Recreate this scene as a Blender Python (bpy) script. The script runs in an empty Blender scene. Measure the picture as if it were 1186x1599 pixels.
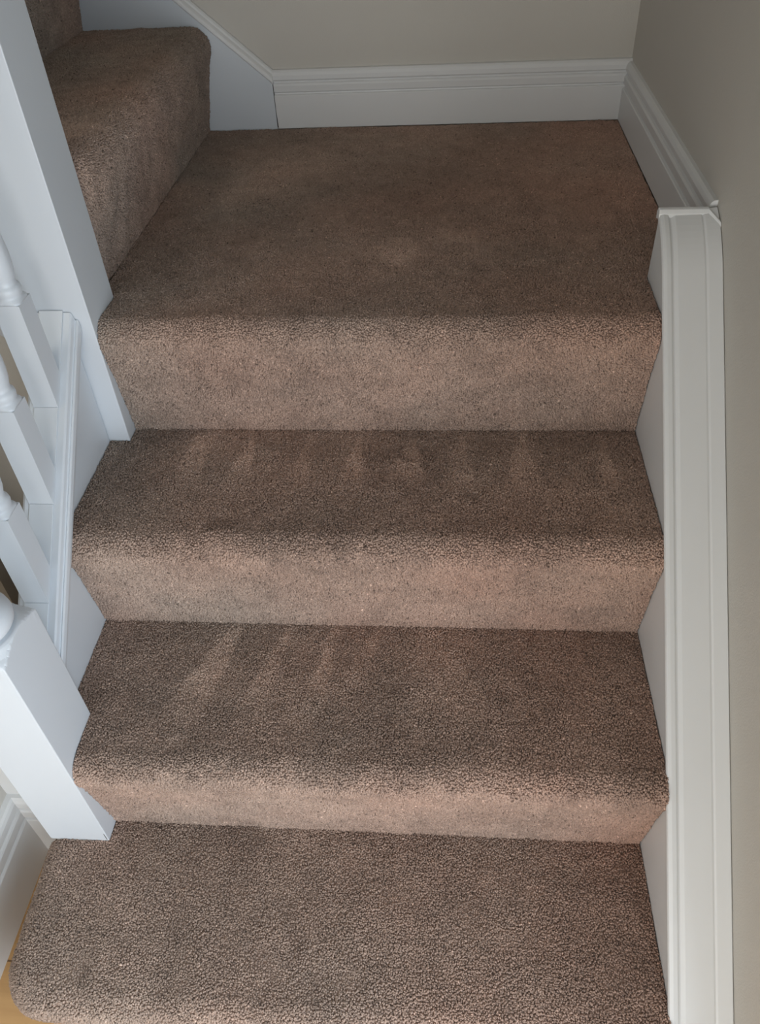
import bpy, bmesh, math, random
import numpy as np
from mathutils import Matrix, Vector

random.seed(7)
rng = np.random.default_rng(7)
SC = bpy.context.scene
COL = SC.collection

# ------------------------------------------------------------------ sizes (metres)
R, G, N = 0.2012, 0.2288, 0.0306        # rise, going, nosing overhang
W = 0.8186                              # width between the strings
NX0, NX1 = -0.0595, 0.0325              # newel posts
UY0, UY1 = -0.0006, 0.0944              # upper newel
LY0, LY1 = -0.4585, -0.3668             # lower newel
SK_Y, WALL_Y = 0.8403, 0.857            # far skirting face, far wall
SK_X, WALL_X = 0.8805, 0.8945           # right skirting face, right wall
FL = -4 * R                             # hall floor
SL = 0.925                              # pitch of both strings
LWX = -0.175                            # hall wall on the left
PILE = 0.0023

# ------------------------------------------------------------------ helpers
def link(o, parent=None):
    COL.objects.link(o)
    if parent is not None:
        o.parent = parent
    return o

def thing(name, label, cat, group=None, loc=(0, 0, 0)):
    o = bpy.data.objects.new(name, None)
    o.location = loc
    o.empty_display_size = 0.05
    COL.objects.link(o)
    o['label'] = label
    o['category'] = cat
    if group:
        o['group'] = group
    return o

def finish(bm, name, mat, parent=None, smooth=False, kind=None, bevel=0.0, origin=None, segs=2):
    bmesh.ops.remove_doubles(bm, verts=bm.verts, dist=1e-6)
    bmesh.ops.recalc_face_normals(bm, faces=bm.faces)
    me = bpy.data.meshes.new(name)
    bm.to_mesh(me)
    bm.free()
    if origin is not None:
        me.transform(Matrix.Translation(-Vector(origin)))
    me.materials.append(mat)
    if smooth:
        for p in me.polygons:
            p.use_smooth = True
    o = bpy.data.objects.new(name, me)
    if origin is not None:
        o.location = origin
    link(o, parent)
    if parent is not None and origin is not None:
        o.location = Vector(origin) - parent.location
    elif parent is not None:
        me.transform(Matrix.Translation(-parent.location))
    if bevel > 0:
        m = o.modifiers.new('bevel', 'BEVEL')
        m.width = bevel
        m.segments = segs
        m.limit_method = 'ANGLE'
        m.angle_limit = math.radians(28)
        m.harden_normals = False
    if kind:
        o['kind'] = kind
    return o

def bx(bm, x0, x1, y0, y1, z0, z1):
    v = [bm.verts.new(p) for p in ((x0, y0, z0), (x1, y0, z0), (x1, y1, z0), (x0, y1, z0),
                                   (x0, y0, z1), (x1, y0, z1), (x1, y1, z1), (x0, y1, z1))]
    for f in ((0, 3, 2, 1), (4, 5, 6, 7), (0, 1, 5, 4), (1, 2, 6, 5), (2, 3, 7, 6), (3, 0, 4, 7)):
        bm.faces.new([v[i] for i in f])

def loft(bm, rings, close=True, caps=True):
    """rings: list of lists of 3-D points with the same count"""
    vr = [[bm.verts.new(p) for p in r] for r in rings]
    n = len(vr[0])
    for a, b in zip(vr[:-1], vr[1:]):
        for i in range(n if close else n - 1):
            j = (i + 1) % n
            bm.faces.new((a[i], a[j], b[j], b[i]))
    if caps:
        bm.faces.new(vr[0])
        bm.faces.new(vr[-1])
    return vr

def turned(bm, cx, cy, half, prof, n=48, zfun=None):
    """square stock turned on a lathe: at every height the section is the square cut by a circle of radius r"""
    rings = []
    for z, r in prof:
        ring = []
        for k in range(n):
            a = 2 * math.pi * (k + 0.5) / n if n % 8 else 2 * math.pi * k / n
            sq = half / max(abs(math.cos(a)), abs(math.sin(a)))
            rr = min(sq, r)
            x = rr * math.cos(a)
            y = rr * math.sin(a)
            zz = z if zfun is None else zfun(z, y)
            ring.append((cx + x, cy + y, zz))
        rings.append(ring)
    loft(bm, rings)

# ------------------------------------------------------------------ materials
def new_mat(name):
    m = bpy.data.materials.new(name)
    m.use_nodes = True
    nt = m.node_tree
    return m, nt, nt.nodes['Principled BSDF']

def add(nt, kind, **kw):
    n = nt.nodes.new(kind)
    for k, v in kw.items():
        if k in n.inputs:
            n.inputs[k].default_value = v
        else:
            setattr(n, k, v)
    return n

def ramp(nt, stops):
    n = nt.nodes.new('ShaderNodeValToRGB')
    el = n.color_ramp.elements
    el[0].position, el[0].color = stops[0][0], (*stops[0][1], 1)
    el[1].position, el[1].color = stops[-1][0], (*stops[-1][1], 1)
    for p, c in stops[1:-1]:
        e = el.new(p)
        e.color = (*c, 1)
    return n

def paint_material(name, base, rough, noise_scale, bump, vary=0.03, dist=0.0004):
    m, nt, b = new_mat(name)
    tc = add(nt, 'ShaderNodeTexCoord')
    n1 = add(nt, 'ShaderNodeTexNoise', Scale=noise_scale, Detail=6.0)
    nt.links.new(tc.outputs['Object'], n1.inputs['Vector'])
    n2 = add(nt, 'ShaderNodeTexNoise', Scale=3.0, Detail=3.0)
    nt.links.new(tc.outputs['Object'], n2.inputs['Vector'])
    c0 = tuple(x * (1 - vary) for x in base)
    c1 = tuple(min(1, x * (1 + vary)) for x in base)
    r = ramp(nt, [(0.3, c0), (0.7, c1)])
    nt.links.new(n2.outputs['Fac'], r.inputs['Fac'])
    nt.links.new(r.outputs['Color'], b.inputs['Base Color'])
    b.inputs['Roughness'].default_value = rough
    bp = add(nt, 'ShaderNodeBump', Strength=bump, Distance=dist)
    nt.links.new(n1.outputs['Fac'], bp.inputs['Height'])
    nt.links.new(bp.outputs['Normal'], b.inputs['Normal'])
    return m

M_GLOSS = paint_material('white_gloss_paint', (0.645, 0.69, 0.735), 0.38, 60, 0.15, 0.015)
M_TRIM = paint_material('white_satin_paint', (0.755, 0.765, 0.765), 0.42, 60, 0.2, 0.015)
M_WALL = paint_material('beige_wall_paint', (0.585, 0.56, 0.51), 0.85, 420, 0.5, 0.02, 0.0006)
M_CEIL = paint_material('ceiling_paint', (0.78, 0.77, 0.75), 0.9, 200, 0.2)

def crack_material():
    m, nt, b = new_mat('dark_gap')
    n = add(nt, 'ShaderNodeTexNoise', Scale=200.0)
    r = ramp(nt, [(0.3, (0.02, 0.018, 0.016)), (0.7, (0.05, 0.045, 0.04))])
    nt.links.new(n.outputs['Fac'], r.inputs['Fac'])
    nt.links.new(r.outputs['Color'], b.inputs['Base Color'])
    b.inputs['Roughness'].default_value = 0.9
    return m
M_GAP = crack_material()

def wood_material():
    m, nt, b = new_mat('oak_laminate')
    tc = add(nt, 'ShaderNodeTexCoord')
    br = add(nt, 'ShaderNodeTexBrick', Scale=1.0)
    br.offset = 0.4
    br.inputs['Color1'].default_value = (0.66, 0.40, 0.17, 1)
    br.inputs['Color2'].default_value = (0.60, 0.35, 0.145, 1)
    br.inputs['Mortar'].default_value = (0.20, 0.11, 0.045, 1)
    br.inputs['Mortar Size'].default_value = 0.0015
    br.inputs['Brick Width'].default_value = 1.2
    br.inputs['Row Height'].default_value = 0.19
    nt.links.new(tc.outputs['Object'], br.inputs['Vector'])
    mp = add(nt, 'ShaderNodeMapping')
    mp.inputs['Scale'].default_value = (3, 45, 3)
    nt.links.new(tc.outputs['Object'], mp.inputs['Vector'])
    n = add(nt, 'ShaderNodeTexNoise', Scale=1.5, Detail=5.0)
    nt.links.new(mp.outputs['Vector'], n.inputs['Vector'])
    r = ramp(nt, [(0.3, (0.85, 0.83, 0.8)), (0.7, (1, 1, 1))])
    nt.links.new(n.outputs['Fac'], r.inputs['Fac'])
    mx = add(nt, 'ShaderNodeMixRGB', blend_type='MULTIPLY')
    mx.inputs['Fac'].default_value = 1
    nt.links.new(br.outputs['Color'], mx.inputs['Color1'])
    nt.links.new(r.outputs['Color'], mx.inputs['Color2'])
    nt.links.new(mx.outputs['Color'], b.inputs['Base Color'])
    b.inputs['Roughness'].default_value = 0.35
    return m
M_WOOD = wood_material()

def carpet_material():
    m, nt, b = new_mat('brown_pile_carpet')
    at = add(nt, 'ShaderNodeAttribute', attribute_name='pile')
    tc = add(nt, 'ShaderNodeTexCoord')
    n = add(nt, 'ShaderNodeTexNoise', Scale=900.0, Detail=2.0)
    nt.links.new(tc.outputs['Object'], n.inputs['Vector'])
    r = ramp(nt, [(0.25, (0.8, 0.8, 0.8)), (0.75, (1.15, 1.15, 1.15))])
    nt.links.new(n.outputs['Fac'], r.inputs['Fac'])
    mx = add(nt, 'ShaderNodeMixRGB', blend_type='MULTIPLY')
    mx.inputs['Fac'].default_value = 1
    nt.links.new(at.outputs['Color'], mx.inputs['Color1'])
    nt.links.new(r.outputs['Color'], mx.inputs['Color2'])
    nt.links.new(mx.outputs['Color'], b.inputs['Base Color'])
    b.inputs['Roughness'].default_value = 0.95
    b.inputs['Specular IOR Level'].default_value = 0.1
    b.inputs['Sheen Weight'].default_value = 0.08
    b.inputs['Sheen Roughness'].default_value = 0.5
    b.inputs['Sheen Tint'].default_value = (0.85, 0.75, 0.68, 1)
    return m
M_CARPET = carpet_material()

# ------------------------------------------------------------------ value noise in numpy
_tab = rng.random((64, 64, 64)).astype(np.float32)
def vnoise(p, s, seed=0):
    q = p * s + 17.3 * (seed + 1)
    i = np.floor(q).astype(int)
    f = q - i
    f = f * f * (3 - 2 * f)
    out = 0
    for dx in (0, 1):
        for dy in (0, 1):
            for dz in (0, 1):
                w = (f[:, 0] if dx else 1 - f[:, 0]) * (f[:, 1] if dy else 1 - f[:, 1]) * (f[:, 2] if dz else 1 - f[:, 2])
                out = out + w * _tab[(i[:, 0] + dx) % 64, (i[:, 1] + dy) % 64, (i[:, 2] + dz) % 64]
    return out
def fbm(p, s, seed=0):
    return 0.55 * vnoise(p, s, seed) + 0.3 * vnoise(p, s * 2.1, seed + 3) + 0.15 * vnoise(p, s * 4.3, seed + 5)

BASE = np.array([0.440, 0.318, 0.257])

def tone(p, marks=None):
    """colour of a tuft: flecked brown yarn, slightly worn and tracked in places"""
    n = len(p)
    wear = fbm(p, 7.0, 1)
    red = 0.7 * (fbm(p, 5.0, 9) - .5) + 0.5 + 0.45 * (np.clip(p[:, 0], -.3, .8) - 0.45)
    mid = fbm(p, 45.0, 4)
    fleck = rng.normal(0, 1, n)
    v = 1 + 0.55 * (wear - 0.5) + 0.42 * (mid - 0.5) + 0.11 * fleck
    if marks is not None:
        v = v * (1 + marks)
    dark = rng.random(n) < 0.012
    v = np.where(dark, v * 0.45, v)
    lite = rng.random(n) < 0.005
    v = np.where(lite, v * 1.6, v)
    c = BASE[None, :] * np.clip(v, 0.3, 2.2)[:, None]
    c[:, 0] *= 1 + 0.30 * (red - 0.45)
    c[:, 2] *= 1 - 0.10 * (red - 0.45)
    return np.clip(c, 0, 1)

def in_poly(x, y, poly):
    inside = np.zeros(len(x), bool)
    n = len(poly)
    for i in range(n):
        x0, y0 = poly[i]
        x1, y1 = poly[(i + 1) % n]
        c = ((y0 > y) != (y1 > y)) & (x < (x1 - x0) * (y - y0) / ((y1 - y0) + 1e-12) + x0)
        inside ^= c
    return inside

NEWELS = [(NX0, NX1, UY0, UY1), (NX0, NX1, LY0, LY1)]
def keep_out(p, z_up=True):
    k = np.ones(len(p), bool)
    for x0, x1, y0, y1 in NEWELS:
        k &= ~((p[:, 0] > x0 - .001) & (p[:, 0] < x1 + .0007) & (p[:, 1] > y0 - .0007) & (p[:, 1] < y1 + .0007))
    return k

def make_carpet(name, parent, base_bm, P, Nn, lean, marks=None, length=None):
    """base sheet + pile.  P tip-surface points, Nn normals, lean = direction the pile lies in"""
    k = keep_out(P)
    P, Nn, lean = P[k], Nn[k], lean[k]
    marks = None if marks is None else marks[k]
    n = len(P)
    L = (PILE + 0.0026) * (0.85 + 0.35 * rng.random(n))
    low = fbm(P, 60.0, 11) - 0.5
    L = L * (1 + 0.35 * low)
    root = P - Nn * (PILE + 0.001)
    # lean direction wanders over the surface
    jit = np.stack([vnoise(P, 38.0, 21) - .5, vnoise(P, 38.0, 22) - .5, vnoise(P, 38.0, 23) - .5], 1) * 1.5
    jit2 = rng.normal(0, 0.12, (n, 3))
    d = Nn + lean + jit + jit2
    dn = (d * Nn).sum(1)
    d = d + Nn * np.clip(0.75 - dn, 0, None)[:, None]
    d /= np.linalg.norm(d, axis=1)[:, None]
    # local frame
    a = np.cross(d, np.array([0.31, 0.83, 0.46]))
    a /= np.linalg.norm(a, axis=1)[:, None]
    b = np.cross(d, a)
    th0 = rng.random(n) * 6.28
    rad = 0.0019 * (0.8 + 0.5 * rng.random(n))
    V = np.empty((n, 7, 3))
    for r_i, (f, rr) in enumerate(((0.0, 0.8), (0.62, 1.15))):
        for j in range(3):
            th = th0 + j * 2.0944 + r_i * 0.6
            V[:, r_i * 3 + j] = root + d * (L * f)[:, None] + (a * np.cos(th)[:, None] + b * np.sin(th)[:, None]) * (rad * rr)[:, None]
    bend = jit2 * 0.0018
    V[:, 6] = root + d * L[:, None] + bend
    if parent.location.x > 0.3:      # lower flight and landing: the pile is squashed flat against the boards beside it
        xm = np.where(V[:, :, 1] < 0.1362, W - .0004, SK_X - .0004)
        V[:, :, 0] = np.minimum(V[:, :, 0], xm)
        if parent.location.y > -0.6:
            V[:, :, 0] = np.maximum(V[:, :, 0], 0.0003)
    F = np.array([[0, 1, 4], [0, 4, 3], [1, 2, 5], [1, 5, 4], [2, 0, 3], [2, 3, 5], [3, 4, 6], [4, 5, 6], [5, 3, 6]])
    tri = (F[None] + (np.arange(n) * 7)[:, None, None]).reshape(-1, 3)
    col = np.repeat(tone(P, marks), 7, axis=0)
    # base sheet
    bmesh.ops.recalc_face_normals(base_bm, faces=base_bm.faces)
    bmesh.ops.triangulate(base_bm, faces=base_bm.faces)
    base_bm.verts.ensure_lookup_table()
    bv = np.array([v.co[:] for v in base_bm.verts])
    bf = np.array([[v.index for v in f.verts] for f in base_bm.faces])
    base_bm.free()
    allv = np.concatenate([bv, V.reshape(-1, 3)])
    allf = np.concatenate([bf, tri + len(bv)])
    bc = np.tile(BASE * 0.95, (len(bv), 1))
    allc = np.concatenate([bc, col])
    allc = np.concatenate([allc, np.ones((len(allc), 1))], 1)
    allv = allv - np.array(parent.location)
    me = bpy.data.meshes.new(name)
    me.vertices.add(len(allv))
    me.vertices.foreach_set('co', allv.astype(np.float32).ravel())
    me.loops.add(len(allf) * 3)
    me.loops.foreach_set('vertex_index', allf.astype(np.int32).ravel())
    me.polygons.add(len(allf))
    me.polygons.foreach_set('loop_start', np.arange(0, len(allf) * 3, 3, dtype=np.int32))
    me.polygons.foreach_set('use_smooth', np.concatenate([np.zeros(len(bf), bool), np.ones(len(tri), bool)]))
    me.update()
    me.validate()
    ca = me.color_attributes.new('pile', 'FLOAT_COLOR', 'POINT')
    ca.data.foreach_set('color', allc.astype(np.float32).ravel())
    me.materials.append(M_CARPET)
    o = bpy.data.objects.new(name, me)
    return link(o, parent)

SP = 0.0025     # tuft spacing

def grid_points(x0, x1, y0, y1):
    nx, ny = max(1, int((x1 - x0) / SP)), max(1, int((y1 - y0) / SP))
    gx, gy = np.meshgrid((np.arange(nx) + .5) / nx, (np.arange(ny) + .5) / ny)
    x = x0 + (x1 - x0) * gx.ravel() + rng.uniform(-.45, .45, nx * ny) * SP
    y = y0 + (y1 - y0) * gy.ravel() + rng.uniform(-.45, .45, nx * ny) * SP
    return x, y

def edge_profile(r_top, r_low, n_riser, z_bot, drop):
    """cross-section of the nosing: o = outward distance (0 = front of nose), z down from the tread"""
    pts = []
    for k in range(13):
        a = math.radians(90 - k * 90 / 12)
        pts.append((-r_top + r_top * math.cos(a), -r_top + r_top * math.sin(a)))
    cut = len(pts)
    # belly curls back under the nose and runs down to the crease
    z1 = -r_top - drop
    pts.append((-0.0012, -r_top - drop * 0.5))
    pts.append((-0.0045, z1))
    m = 8
    for k in range(1, m + 1):
        t = k / m
        o = -0.0045 + (-n_riser + 0.0045) * (t ** 0.85)
        pts.append((o, z1 + (z_bot - z1) * t))
    return pts, cut + 1

def offset_prof(pts, d):
    out = []
    for i, p in enumerate(pts):
        a = pts[max(0, i - 1)]
        b = pts[min(len(pts) - 1, i + 1)]
        t = np.array(b) - np.array(a)
        t = t / np.linalg.norm(t)
        nrm = np.array((-t[1], t[0]))      # outward for a path going out and down
        out.append((p[0] + nrm[0] * d, p[1] + nrm[1] * d))
    return out

def sweep_edge(path, normals, pts, z0, z_lift=0.0):
    """3-D rings for profile pts along the plan path"""
    return [[(c[0] + nn[0] * o, c[1] + nn[1] * o, z0 + z) for o, z in pts] for c, nn in zip(path, normals)]

def scatter_edge(path, normals, pts, z0):
    path = np.array(path); normals = np.array(normals)
    seg = np.linalg.norm(np.diff(path, axis=0), axis=1)
    s = np.concatenate([[0], np.cumsum(seg)])
    pp = np.array(pts)
    ps = np.concatenate([[0], np.cumsum(np.linalg.norm(np.diff(pp, axis=0), axis=1))])
    u, v = grid_points(0, s[-1], 0, ps[-1])
    u = np.clip(u, 0.0005, s[-1] - 0.0005); v = np.clip(v, 0, ps[-1])
    cx = np.interp(u, s, path[:, 0]); cy = np.interp(u, s, path[:, 1])
    nx = np.interp(u, s, normals[:, 0]); ny = np.interp(u, s, normals[:, 1])
    l = np.hypot(nx, ny); nx /= l; ny /= l
    o = np.interp(v, ps, pp[:, 0]); z = np.interp(v, ps, pp[:, 1])
    eps = 0.002
    do = np.interp(v + eps, ps, pp[:, 0]) - np.interp(v - eps, ps, pp[:, 0])
    dz = np.interp(v + eps, ps, pp[:, 1]) - np.interp(v - eps, ps, pp[:, 1])
    dl = np.hypot(do, dz); do /= dl; dz /= dl
    P = np.stack([cx + nx * o, cy + ny * o, z0 + z], 1)
    Nn = np.stack([nx * -dz, ny * -dz, do], 1)
    down = np.stack([nx * do, ny * do, dz], 1)
    return P, Nn, down

def shell_from_rings(outer, inner):
    bm = bmesh.new()
    rings = [a + b[::-1] for a, b in zip(outer, inner)]
    loft(bm, rings)
    return bm

def add_poly_slab(bm, poly, z1, th):
    vb = [bm.verts.new((x, y, z1 - th)) for x, y in poly]
    vt = [bm.verts.new((x, y, z1)) for x, y in poly]
    n = len(poly)
    bm.faces.new(vb[::-1]); bm.faces.new(vt)
    for i in range(n):
        j = (i + 1) % n
        bm.faces.new((vb[i], vb[j], vt[j], vt[i]))

def carpet_step(root, path, normals, top_poly, z0, nriser, rise, rt=0.031, drop=0.019, marks_fn=None, lean_top=(0, 0.55, 0)):
    pts, cut = edge_profile(rt, 0, nriser, -rise - 0.002, drop)
    under = offset_prof(pts, -PILE)
    core = offset_prof(pts, -PILE - 0.010)
    # --- tread: flat top and the rolled nosing
    bm = shell_from_rings(sweep_edge(path, normals, under[:cut], z0), sweep_edge(path, normals, core[:cut], z0))
    add_poly_slab(bm, top_poly, z0 - PILE, 0.010)
    P1, N1, D1 = scatter_edge(path, normals, pts[:cut], z0)
    xs = [p[0] for p in top_poly]; ys = [p[1] for p in top_poly]
    x, y = grid_points(min(xs), max(xs), min(ys), max(ys))
    k = in_poly(x, y, top_poly)
    x, y = x[k], y[k]
    z = np.full(len(x), z0) + 0.0012 * (fbm(np.stack([x, y, x * 0], 1), 9.0, 2) - .5)
    P2 = np.stack([x, y, z], 1)
    N2 = np.tile((0, 0, 1.0), (len(x), 1))
    L2 = np.tile(np.array(lean_top, float), (len(x), 1))
    up_ = np.clip(N1[:, 2:3], 0, 1) ** 1.2        # the pile turns smoothly over the nosing
    L1 = np.array(lean_top, float)[None, :] * up_ + D1 * 0.75 * (1 - up_)
    P = np.concatenate([P1, P2]); Nn = np.concatenate([N1, N2]); LL = np.concatenate([L1, L2])
    mk = None
    if marks_fn is not None:
        mk, dl = marks_fn(P)
        LL = LL + dl
    make_carpet('tread', root, bm, P, Nn, LL, mk)
    # --- riser
    bm = shell_from_rings(sweep_edge(path, normals, under[cut - 1:], z0), sweep_edge(path, normals, core[cut - 1:], z0))
    P, Nn, D = scatter_edge(path, normals, pts[cut - 1:], z0)
    make_carpet('riser', root, bm, P, Nn, D * 0.75)

def straight(x0, x1, y):
    return [(x0, y), (x1, y)], [(0, -1), (0, -1)]

# ------------------------------------------------------------------ brushed marks left in the pile
def streaks(specs):
    """specs: (x_apex, y_apex, x_base, y_base, half width at apex, half width at base, strength)"""
    def fn(P):
        m = np.zeros(len(P)); dl = np.zeros((len(P), 3))
        wob = (vnoise(P, 30.0, 31) - .5) * 0.006
        for xa, ya, xb, yb, wa, wb, st in specs:
            t = (P[:, 1] - ya) / (yb - ya)
            c = xa + (xb - xa) * t
            w = wa + (wb - wa) * np.clip(t, 0, 1)
            e = 1 / (1 + np.exp(-(w - np.abs(P[:, 0] + wob - c)) / 0.0010))
            e = e * (t > 0) * (1 / (1 + np.exp((t - 1) / 0.10)))
            m = np.maximum(m, e * st * 2.6)
        dl[:, 1] = m * 1.0
        return m, dl
    return fn

# ------------------------------------------------------------------ the steps
# quarter landing
lx = 0.0108
land = thing('quarter_landing', 'brown carpeted quarter landing at the turn of the stairs below the far white skirting board', 'landing', loc=(0.4, 0, 0))
rt = 0.031
poly = [(NX1 + .0006, rt), (W - .001, rt), (W - .001, 0.1355), (SK_X - .001, 0.1355), (SK_X - .001, SK_Y - .001), (lx, SK_Y - .001), (lx, UY1 + .0006), (NX1 + .0006, UY1 + .0006)]
path, nor = straight(NX1 + .0006, W - .001, 0.0)
def landing_marks(P):
    wob = 0.02 * (vnoise(P, 40.0, 33) - .5)
    d = np.hypot(P[:, 0] - 0.455, (P[:, 1] - 0.238) / 1.45)
    m = 0.36 / (1 + np.exp((d - 0.034 + wob) / 0.004))
    d = np.hypot((P[:, 0] - 0.540) / 1.3, (P[:, 1] - 0.285))
    m = np.maximum(m, 0.15 / (1 + np.exp((d - 0.030 + wob) / 0.006)))
    dl = np.zeros((len(P), 3)); dl[:, 1] = m
    return m, dl
carpet_step(land, path, nor, poly, 0.0, N, R, marks_fn=landing_marks, lean_top=(0.0, -1.3, 0))

path, nor = straight(0.0005, W - .001, -G)
poly = [(0.0005, -G + rt), (W - .001, -G + rt), (W - .001, N + .007), (NX1 + .0006, N + .007), (NX1 + .0006, UY0 - .0006), (0.0005, UY0 - .0006)]
st1 = thing('carpeted_step', 'brown carpeted step just below the landing, pale triangular brush marks along its back', 'stair step', 'carpeted steps of the lower flight', loc=(0.4, -G, -R))
ap = [(0.150, .018, .026, .16), (0.228, .004, .024, .15), (0.318, .003, .016, .09), (0.396, .003, .024, .14), (0.478, .003, .036, .15), (0.553, .004, .030, .13), (0.645, .003, .030, .12), (0.765, .002, .018, .08)]
sp = [(xa, N - .006 - (.02 if i % 3 == 1 else 0.008), xa - .004, N - .118 - (0.01 if i % 2 else 0), wa, wb * .8, s) for i, (xa, wa, wb, s) in enumerate(ap)]
carpet_step(st1, path, nor, poly, -R, N, R, marks_fn=streaks(sp))

path, nor = straight(NX1 + .0006, W - .001, -2 * G)
poly = [(NX1 + .0006, -2 * G + rt), (W - .001, -2 * G + rt), (W - .001, N - G + .007), (0.0005, N - G + .007), (0.0005, LY1 + .0006), (NX1 + .0006, LY1 + .0006)]
st2 = thing('carpeted_step', 'brown carpeted step with long pale slanting brush streaks, ending behind the lower newel post', 'stair step', 'carpeted steps of the lower flight', loc=(0.4, -2 * G, -2 * R))
ya = N - G - .004
sp = [(0.215, ya, 0.165, ya - .16, .010, .030, .17), (0.292, ya - .006, 0.262, ya - .15, .005, .020, .13), (0.365, ya - .004, 0.350, ya - .14, .006, .016, .13),
      (0.432, ya - .003, 0.40, ya - .10, .006, .018, .09), (0.50, ya - .003, 0.55, ya - .16, .01, .07, .06)]
carpet_step(st2, path, nor, poly, -2 * R, N, R, marks_fn=streaks(sp))

# bottom step with its rounded corner
st3 = thing('carpeted_step', 'lowest and widest brown carpeted step with a rounded left corner standing on the wooden floor', 'stair step', 'carpeted steps of the lower flight', loc=(0.4, -3 * G, -3 * R))
XL, RC, YF = -0.0665, 0.070, -0.6885
path, nor = [], []
YB = N - 2 * G - .002
for y in np.linspace(YB - 0.03, YF + RC + .045, 5):
    path.append((XL + .006 * (YB - y) / .25, y)); nor.append((-1, 0))
x0 = XL + .006
for k in range(1, 13):
    a = math.pi + (math.pi / 2) * k / 12
    path.append((x0 + RC + RC * math.cos(a), YF + RC * 1.0 + RC * math.sin(a))); nor.append((math.cos(a), math.sin(a)))
for x in np.linspace(x0 + RC + .05, W - .001, 6):
    path.append((x, YF)); nor.append((0, -1))
poly = [(c[0] - n_[0] * rt, c[1] - n_[1] * rt) for c, n_ in zip(path, nor)]
poly += [(W - .001, YB + .009), (NX1 + .0006, YB + .009), (NX1 + .0006, LY0 - .0006), (XL + rt, LY0 - .0006)]
carpet_step(st3, path, nor, poly, -3 * R, N, R, lean_top=(0.05, 0.35, 0))

# upper flight, turning left (steps run along y)
def upper_step(i, label):
    z0 = 0.197 * (i + 1)
    xn = 0.0425 - 0.225 * i
    y0, y1 = UY1 + .0012, SK_Y - .001
    path = [(xn - .0135, y0), (xn - .0040, y0 + .03), (xn, y0 + .09), (xn, y1)]
    nor = [(1, 0)] * 4
    t = thing('carpeted_step', label, 'stair step', 'carpeted steps of the upper flight', loc=(xn, 0.45, z0))
    r_ = 0.036
    poly = [(xn - r_, y0), (xn - r_, y1), (xn - 0.264, y1), (xn - 0.264, y0)]
    carpet_step(t, path, nor, poly, z0, 0.033, 0.197, rt=r_, drop=0.02, lean_top=(0.35, 0, 0))
upper_step(0, 'first brown carpeted step rising left from the landing')
upper_step(1, 'brown carpeted step in the top left corner, only its riser in view')

# ------------------------------------------------------------------ white strings
def prism(bm, poly, axis, a, b):
    """poly in the plane normal to axis; for 'x' poly=(y,z), for 'y' poly=(x,z)"""
    f = (lambda p, t: (t, p[0], p[1])) if axis == 'x' else (lambda p, t: (p[0], t, p[1]))
    loft(bm, [[f(p, a) for p in poly], [f(p, b) for p in poly]])

# right (wall) string
rs = thing('wall_string', 'long white string board with a wide flat capping along the right wall beside the stairs', 'stair string', loc=(0.85, -0.3, -0.6))
zr = lambda y: -0.006 + SL * y
bm = bmesh.new()
yend = -0.80
prism(bm, [(0.1362, 0.0935), (0.115, 0.0855), (0.090, 0.0720), (yend, zr(yend) - .004), (yend, FL + .002), (-0.60, FL + .002), (0.1362, -.45)], 'x', W, WALL_X - .0005)
finish(bm, 'string_board', M_TRIM, rs, bevel=0.0015)
# capping: profile swept along the pitch
def cap_profile_r():
    return [(W - .0025, -.006), (W - .0032, 0.0), (W - .0018, .0042), (W + .003, .0056), (W + .0085, .0048), (W + .0105, .0018), (W + .0125, .0006), (W + .0150, .0022),
            (W + .018, .0040), (W + .052, .0048), (W + .0545, .0036), (W + .057, .0052), (WALL_X - .0015, .0072), (WALL_X - .0005, .0055), (WALL_X - .0005, -.006)]
bm = bmesh.new()
pr = cap_profile_r()
stations = []
for k in range(11):
    t_ = k / 10 * 0.0835
    stations.append((0.05 + t_, zr(0.05) + SL * t_ - 3.35 * t_ * t_))
stations = stations[::-1] + [(yend, zr(yend))]
loft(bm, [[(x, y, z + h) for x, h in pr] for y, z in stations])
finish(bm, 'capping', M_TRIM, rs, smooth=False, bevel=0.0006)
bm = bmesh.new()      # the moulded lip returned across the upper end
lp = [(0.1385, 0.085), (0.1392, 0.0955), (0.1365, 0.1005), (0.1325, 0.1025), (0.1275, 0.1012), (0.1245, 0.0965), (0.1235, 0.0900)]
loft(bm, [[(x, y, z) for y, z in lp] for x in (W - .0032, WALL_X - .014)])
lp2 = [(y + (0.0), z) for y, z in lp]
loft(bm, [[(WALL_X - .014, y, z) for y, z in lp], [(WALL_X - .0005, y - .022, z - .010) for y, z in lp]])
finish(bm, 'end_moulding', M_TRIM, rs, bevel=0.0008)

# left string between the newels
ls = thing('outer_string', 'white grooved string with capping on the left side of the lower flight, carrying the balusters', 'stair string', loc=(-0.02, -0.18, -0.3))
zl = lambda y: 0.0258 + SL * y
ya_, yb_ = UY0 - .0002, LY1 + .0002
bm = bmesh.new()
prism(bm, [(ya_, zl(ya_) - .052), (yb_, zl(yb_) - .052), (yb_, zl(yb_) - .40), (ya_, zl(ya_) - .34)], 'x', -.0365, 0.0)
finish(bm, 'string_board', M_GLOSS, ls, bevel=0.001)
capl = [(.0005, -.060), (.0065, -.046), (.0115, -.038), (.0150, -.031), (.0162, -.022), (.0155, -.0135), (.0135, -.0105), (.0118, -.0125), (.0105, -.0100), (.0092, -.0030), (.0070, -.0002),
        (-.0440, 0), (-.0480, -.004), (-.0520, -.014), (-.0530, -.028), (-.0450, -.045), (-.0370, -.060)]
bm = bmesh.new()
loft(bm, [[(x, ya_, zl(ya_) + h) for x, h in capl], [(x, yb_, zl(yb_) + h) for x, h in capl]])
finish(bm, 'capping', M_GLOSS, ls, bevel=0.0006)

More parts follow.
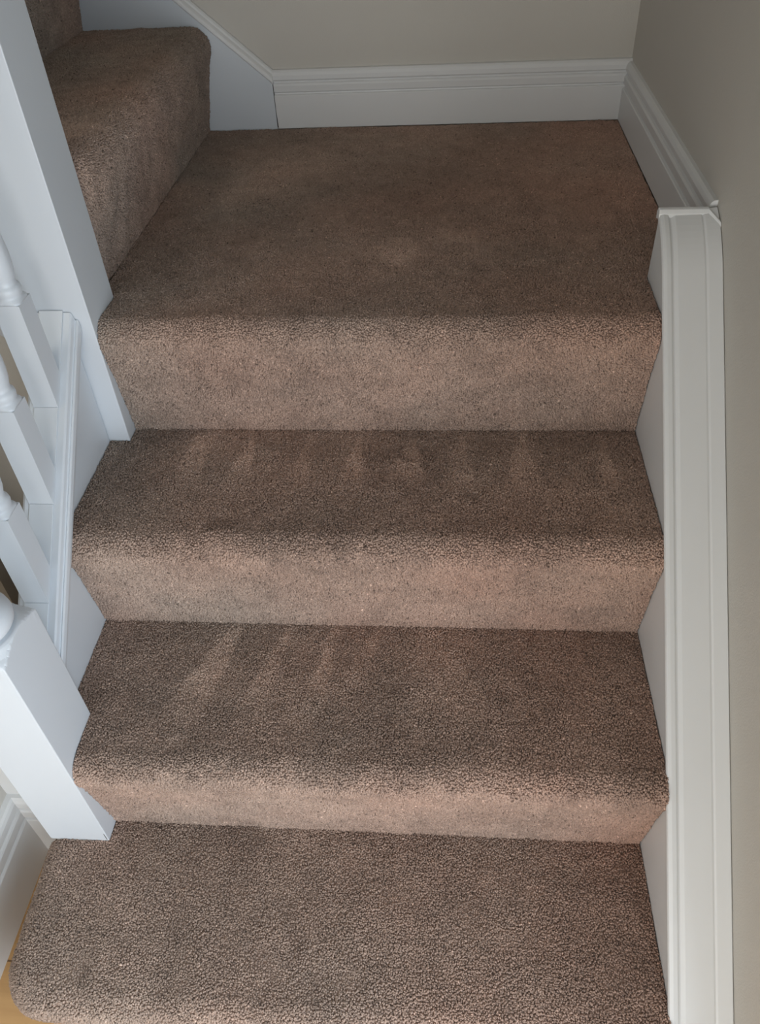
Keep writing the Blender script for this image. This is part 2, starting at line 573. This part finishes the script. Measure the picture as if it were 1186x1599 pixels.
BAL_F = [-0.1005, -0.1985, -0.2970]
BD = 0.035
BXC = -0.0195
edges = [UY0 - .0005] + sum([[f + BD + .0006, f - .0006] for f in BAL_F], []) + [LY1 + .0006]
for k in range(0, len(edges), 2):
    a_, b_ = edges[k], edges[k + 1]
    bm = bmesh.new()
    loft(bm, [[(x, y, zl(y) + h) for x, h in ((-.0365, .0002), (-.0365, .0030), (-.0025, .0030), (-.0025, .0002))] for y in (a_, b_)])
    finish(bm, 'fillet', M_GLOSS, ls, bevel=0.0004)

# balusters: square foot, turned spindle
def baluster(yf, label):
    yc = yf + BD / 2
    z0 = zl(yf)
    t = thing('baluster', label, 'baluster', 'turned white balusters on the left string', loc=(BXC, yc, zl(yc)))
    return t, yc, z0
def baluster_mesh():
    h = BD / 2
    bm = bmesh.new()
    top = 0.155
    n = 48
    rings = []
    for dz in (None, top - .012, top - .004, top):
        ring = []
        for k in range(n):
            a = 2 * math.pi * k / n
            rr = h / max(abs(math.cos(a)), abs(math.sin(a)))
            x, y = rr * math.cos(a), rr * math.sin(a)
            z = SL * (y + h) + .0004 if dz is None else dz
            ring.append((x, y, z - SL * h))
        rings.append(ring)
    loft(bm, rings)
    bmesh.ops.recalc_face_normals(bm, faces=bm.faces)
    bm2 = bmesh.new()
    s = top
    prof = [(s, .0225), (s + .003, .0205), (s + .006, .0172), (s + .0085, .0162), (s + .0105, .0172), (s + .015, .0180), (s + .0195, .0172), (s + .0215, .0150), (s + .0235, .0142), (s + .028, .0140),
            (s + .031, .0150), (s + .038, .0166), (s + .050, .0178), (s + .062, .0180), (s + .080, .0170), (s + .110, .0145), (s + .145, .0120), (s + .17, .0108), (s + .185, .0105),
            (s + .190, .0150), (s + .197, .0165), (s + .204, .0150), (s + .208, .0110), (s + .23, .0118), (s + .30, .0150), (s + .36, .0135), (s + .42, .0110), (s + .46, .0105), (s + .47, .016), (s + .48, .016), (s + .49, .0125), (s + .52, .0150), (s + .55, .0165)]
    turned(bm2, 0, 0, h, [(z - SL * h, r) for z, r in prof], n=48)
    bm3 = bmesh.new()
    bx(bm3, -h, h, -h, h, s + .55 - SL * h, s + .80 - SL * h)
    return bm, bm2, bm3
labels = ['white turned baluster nearest the upper newel post on the left string',
          'middle one of three white turned balusters on the left string',
          'white turned baluster nearest the lower newel post on the left string']
first = None
for yf, lab in zip(BAL_F, labels):
    t, yc, z0 = baluster(yf, lab)
    if first is None:
        a, b, c = baluster_mesh()
        parts = []
        for bmx, nm, sm, bv in ((a, 'square_foot', False, 0), (b, 'turned_spindle', True, 0), (c, 'square_top', False, .001)):
            bmesh.ops.recalc_face_normals(bmx, faces=bmx.faces)
            me = bpy.data.meshes.new(nm); bmx.to_mesh(me); bmx.free()
            me.materials.append(M_GLOSS)
            if sm:
                for p in me.polygons: p.use_smooth = True
            o = bpy.data.objects.new(nm, me)
            if bv:
                m = o.modifiers.new('bevel', 'BEVEL'); m.width = bv; m.segments = 2
            parts.append(link(o, t))
        first = parts
    else:
        for p in first:
            q = p.copy(); COL.objects.link(q); q.parent = t

# newel posts
def newel(y0, y1, zb, ztop, label, bump_prof, origin):
    t = thing('newel_post', label, 'newel post', None, loc=origin)
    xc, yc = (NX0 + NX1) / 2, (y0 + y1) / 2
    h = (NX1 - NX0) / 2
    bm = bmesh.new()
    # square block whose top corners are turned away
    prof = [(zb, 1.0), (ztop - .03, 1.0)] + [(ztop + dz, r) for dz, r in bump_prof[0]]
    turned(bm, xc, yc, h, prof, n=96)
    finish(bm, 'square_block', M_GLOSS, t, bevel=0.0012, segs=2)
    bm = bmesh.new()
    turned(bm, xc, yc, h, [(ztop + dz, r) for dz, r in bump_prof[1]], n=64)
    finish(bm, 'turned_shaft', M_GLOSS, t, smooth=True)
    return t
shoulder = [(-.008, .0655), (-.004, .0600), (-.001, .0545), (.003, .0500), (.006, .0470), (.008, .0440)]
shaft = [(.002, .034), (.009, .0345), (.0105, .0400), (.016, .0435), (.023, .0445), (.030, .0430), (.036, .0385), (.040, .0345), (.046, .0330), (.052, .0345), (.065, .0400), (.085, .0435), (.11, .0440), (.15, .0410), (.20, .0350), (.26, .0290),
         (.30, .0270), (.31, .034), (.325, .036), (.335, .032), (.345, .027), (.45, .036), (.55, .033), (.62, .028), (.64, .035), (.66, .035), (.68, .028), (.75, .038), (.80, .042)]
newel(LY0, LY1, -3 * R - .002, -0.1665, 'white square-based newel post with a turned shaft, standing on the lowest carpeted step', (shoulder, shaft), (-.0135, -.4126, -3 * R))
newel(UY0, UY1, -R - .002, 0.62, 'tall plain white square newel post at the corner of the landing', (shoulder, shaft), (-.0135, .047, -R))

# thin split in the paint at the foot of the lower newel
bm = bmesh.new()
loft(bm, [[(NX1 - .0035, LY0 - .0003, -.582), (NX1 - .0025, LY0 - .0003, -.582), (NX1 - .0025, LY0 + .0004, -.582), (NX1 - .0035, LY0 + .0004, -.582)],
          [(NX1 - .0030, LY0 - .0003, -.600), (NX1 - .0018, LY0 - .0003, -.600), (NX1 - .0018, LY0 + .0004, -.600), (NX1 - .0030, LY0 + .0004, -.600)]])
nw = [o for o in SC.objects if o.name == 'newel_post'][0]
finish(bm, 'paint_crack', M_GAP, nw)['label'] = 'thin dark split in the paint'

# string on the far wall, upper flight
us = thing('wall_string', 'white string board sloping up left on the far wall above the first upper step', 'stair string', loc=(0, .85, .1))
x1 = 0.1600
zu = lambda x: 0.0905 + 0.868 * (0.1600 - x)
bm = bmesh.new()
prism(bm, [(x1, -.015), (x1, zu(x1)), (-1.2, zu(-1.2)), (-1.2, zu(-1.2) - .42), (-0.03, -.015)], 'y', SK_Y, WALL_Y - .0005)
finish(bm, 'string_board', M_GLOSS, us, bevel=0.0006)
bm = bmesh.new()
cp = [(WALL_Y - .0005, -.002), (WALL_Y - .0005, .0220), (WALL_Y - .005, .0225), (WALL_Y - .0095, .0190), (WALL_Y - .0115, .0145), (SK_Y - .0015, .0100), (SK_Y - .0035, .0060), (SK_Y - .0035, .0010), (SK_Y - .0015, -.002)]
loft(bm, [[(x, y, zu(x) + h) for y, h in cp] for x in (x1 + .002, -1.2)])
finish(bm, 'capping', M_TRIM, us, bevel=0.0006)

# near string of the upper flight, behind the upper newel
ns = thing('outer_string', 'white string board of the upper flight running left behind the tall upper newel post', 'stair string', loc=(-.4, .05, .3))
bm = bmesh.new()
prism(bm, [(NX0 - .0005, -.12), (NX0 - .0005, .27), (-1.2, .27 + .868 * 1.14), (-1.2, -.12 + .868 * 1.14)], 'y', 0.058, 0.094)
finish(bm, 'string_board', M_GLOSS, ns, bevel=0.001)

# ------------------------------------------------------------------ the setting
def skirting(name, axis, a, b, wall, sgn, height, z0, thick, steps, mat=M_TRIM):
    """moulded skirting; wall = wall coordinate, sgn = direction into the room"""
    t = thick
    g1, g2 = steps
    prof = [(0, 0), (t, 0), (t, g2 - .003), (t - .0012, g2 - .0012), (t - .0048, g2), (t - .0050, g2 + .0025), (t - .0022, g2 + .0050), (t - .0014, g1 - .0055),
            (t - .0030, g1 - .002), (t - .0066, g1), (t - .0064, g1 + .0025), (t - .0030, g1 + .0055), (t - .0028, height - .010), (t - .0050, height - .004), (t - .0085, height - .0005), (0, height)]
    bm = bmesh.new()
    rings = []
    for s in (a, b):
        if axis == 'x':
            rings.append([(s, wall + sgn * d, z0 + z) for d, z in prof])
        else:
            rings.append([(wall + sgn * d, s, z0 + z) for d, z in prof])
    loft(bm, rings)
    return finish(bm, name, mat, kind='structure')

def boxobj(name, mat, *a):
    bm = bmesh.new(); bx(bm, *a)
    return finish(bm, name, mat, kind='structure')

ZC = 2.30
boxobj('wall_back', M_WALL, -1.8, WALL_X, WALL_Y, WALL_Y + .1, FL - .1, ZC)
dy0, dy1, dz0, dz1 = -1.85, -0.90, -0.58, 0.80        # glazed opening in the right wall, behind the camera
bm = bmesh.new()
bx(bm, WALL_X, WALL_X + .1, dy1, WALL_Y + .1, FL - .1, ZC); bx(bm, WALL_X, WALL_X + .1, -2.3, dy0, FL - .1, ZC)
bx(bm, WALL_X, WALL_X + .1, dy0, dy1, FL - .1, dz0); bx(bm, WALL_X, WALL_X + .1, dy0, dy1, dz1, ZC)
finish(bm, 'wall_right', M_WALL, kind='structure')
bm = bmesh.new()
for a in ((dy0, dy0 + .05, dz0, dz1), (dy1 - .05, dy1, dz0, dz1), (dy0, dy1, dz0, dz0 + .05), (dy0, dy1, dz1 - .05, dz1)):
    bx(bm, WALL_X + .03, WALL_X + .08, a[0], a[1], a[2], a[3])
finish(bm, 'window_2', M_GLOSS, kind='structure')
boxobj('wall_left', M_WALL, LWX - .1, LWX, -2.3, -0.377, FL - .1, ZC)
boxobj('wall_upper_flight', M_WALL, -1.8, LWX - .1, -.043, 0.057, FL - .1, ZC)
boxobj('wall_far_left', M_WALL, -1.9, -1.8, -2.3, WALL_Y + .1, FL - .1, ZC)
boxobj('ceiling', M_CEIL, -1.9, WALL_X + .1, -2.3, WALL_Y + .1, ZC, ZC + .1)
boxobj('floor', M_WOOD, -1.9, WALL_X + .1, -2.3, WALL_Y + .1, FL - .1, FL)
yr = -0.392
boxobj('wall_spandrel', M_WALL, LWX - .11, NX0 - .0006, 0.06, 0.085, FL, -0.02)
boxobj('wall_return', M_TRIM, LWX, NX0 - .0004, yr + .015, yr + .022, FL, zl(yr) - .03)
skirting('baseboard_back', 'x', x1 + .001, WALL_X, WALL_Y, -1, 0.112, 0, WALL_Y - SK_Y, (0.0885, 0.0665))
skirting('baseboard_right', 'y', 0.1395, WALL_Y, WALL_X, -1, 0.108, 0, WALL_X - SK_X, (0.086, 0.063))
skirting('baseboard_left', 'y', yr + .012, -2.3, LWX, 1, 0.172, FL, 0.018, (0.142, 0.113))
skirting('baseboard_return', 'x', LWX, NX0 - .0006, yr + .015, -1, 0.172, FL, 0.015, (0.142, 0.113))
# dark open joint between the far string and the skirting
bm = bmesh.new()
loft(bm, [[(x1 - .0002, SK_Y - .0006, .002), (x1 + .0022, SK_Y - .0006, .002), (x1 + .0022, SK_Y + .004, .002), (x1 - .0002, SK_Y + .004, .002)],
          [(x1 + .0002, SK_Y - .0006, .03), (x1 + .0010, SK_Y - .0006, .03), (x1 + .0010, SK_Y + .004, .03), (x1 + .0002, SK_Y + .004, .03)],
          [(x1 + .0002, SK_Y - .0004, .086), (x1 + .0008, SK_Y - .0004, .086), (x1 + .0008, SK_Y + .004, .086), (x1 + .0002, SK_Y + .004, .086)]])
finish(bm, 'joint_gap', M_GAP, us)['label'] = 'dark open joint'

# hall end wall with a glazed opening (daylight comes from here, behind the camera)
bm = bmesh.new()
wx0, wx1, wz0, wz1 = -0.08, 0.80, -0.60, 0.45
bx(bm, -1.9, wx0, -2.4, -2.3, FL - .1, ZC); bx(bm, wx1, WALL_X + .1, -2.4, -2.3, FL - .1, ZC)
bx(bm, wx0, wx1, -2.4, -2.3, FL - .1, wz0); bx(bm, wx0, wx1, -2.4, -2.3, wz1, ZC)
finish(bm, 'wall_front', M_WALL, kind='structure')
bm = bmesh.new()
for a in ((wx0, wx0 + .05, wz0, wz1), (wx1 - .05, wx1, wz0, wz1), (wx0, wx1, wz0, wz0 + .05), (wx0, wx1, wz1 - .05, wz1)):
    bx(bm, a[0], a[1], -2.38, -2.32, a[2], a[3])
wf = finish(bm, 'window_1', M_GLOSS, kind='structure')

def area(name, loc, rot, sx, sy, power, color):
    l = bpy.data.lights.new(name, 'AREA')
    l.shape = 'RECTANGLE'; l.size = sx; l.size_y = sy; l.energy = power; l.color = color
    o = bpy.data.objects.new(name, l); COL.objects.link(o)
    o.location = loc; o.rotation_euler = rot
    return o
area('daylight', (WALL_X + .12, (dy0 + dy1) / 2, (dz0 + dz1) / 2), (0, math.radians(90), 0), dz1 - dz0, dy1 - dy0, 26, (0.80, 0.90, 1.0))
area('front_daylight', ((wx0 + wx1) / 2, -2.42, (wz0 + wz1) / 2), (math.radians(90), 0, 0), wx1 - wx0, wz1 - wz0, 17, (1.0, 0.97, 0.93))
area('side_room_fill', (-1.0, -1.1, 2.25), (0, 0, 0), 0.7, 0.7, 14, (1.0, 0.96, 0.88))  # added fill lamp brightening the wall behind the balusters; no window there
area('upstairs_fill', (-1.0, 0.45, 2.25), (0, 0, 0), 0.8, 0.6, 0.8, (1.0, 0.95, 0.88))  # unseen warm fill under the ceiling, added to lift the far walls

w = bpy.data.worlds.new('world')
SC.world = w
w.use_nodes = True
w.node_tree.nodes['Background'].inputs[0].default_value = (0.75, 0.85, 1.0, 1)
w.node_tree.nodes['Background'].inputs[1].default_value = 0.5

# ------------------------------------------------------------------ camera
Mr = Matrix(((0.9966952345932667, -0.011867627987631413, 0.08036024355998526),
             (0.06685008507597859, 0.6818447782133352, -0.7284358342012989),
             (-0.046148406954166776, 0.7314006137741169, 0.6803847931181572)))
cam = bpy.data.cameras.new('camera')
co = bpy.data.objects.new('camera', cam)
COL.objects.link(co)
co.matrix_world = Matrix.Translation((0.5283133921642879, -0.9647974334766963, 0.5527536289449391)) @ Mr.to_4x4()
cam.sensor_fit = 'VERTICAL'
cam.sensor_height = 24.0
cam.lens = 24.0 * 1239.8317 / 1599
cam.clip_start = 0.01
SC.camera = co

vs = SC.view_settings
vs.view_transform = 'Standard'
vs.look = 'None'
vs.gamma = 1.0
vs.use_curve_mapping = False
vs.exposure = 0.0
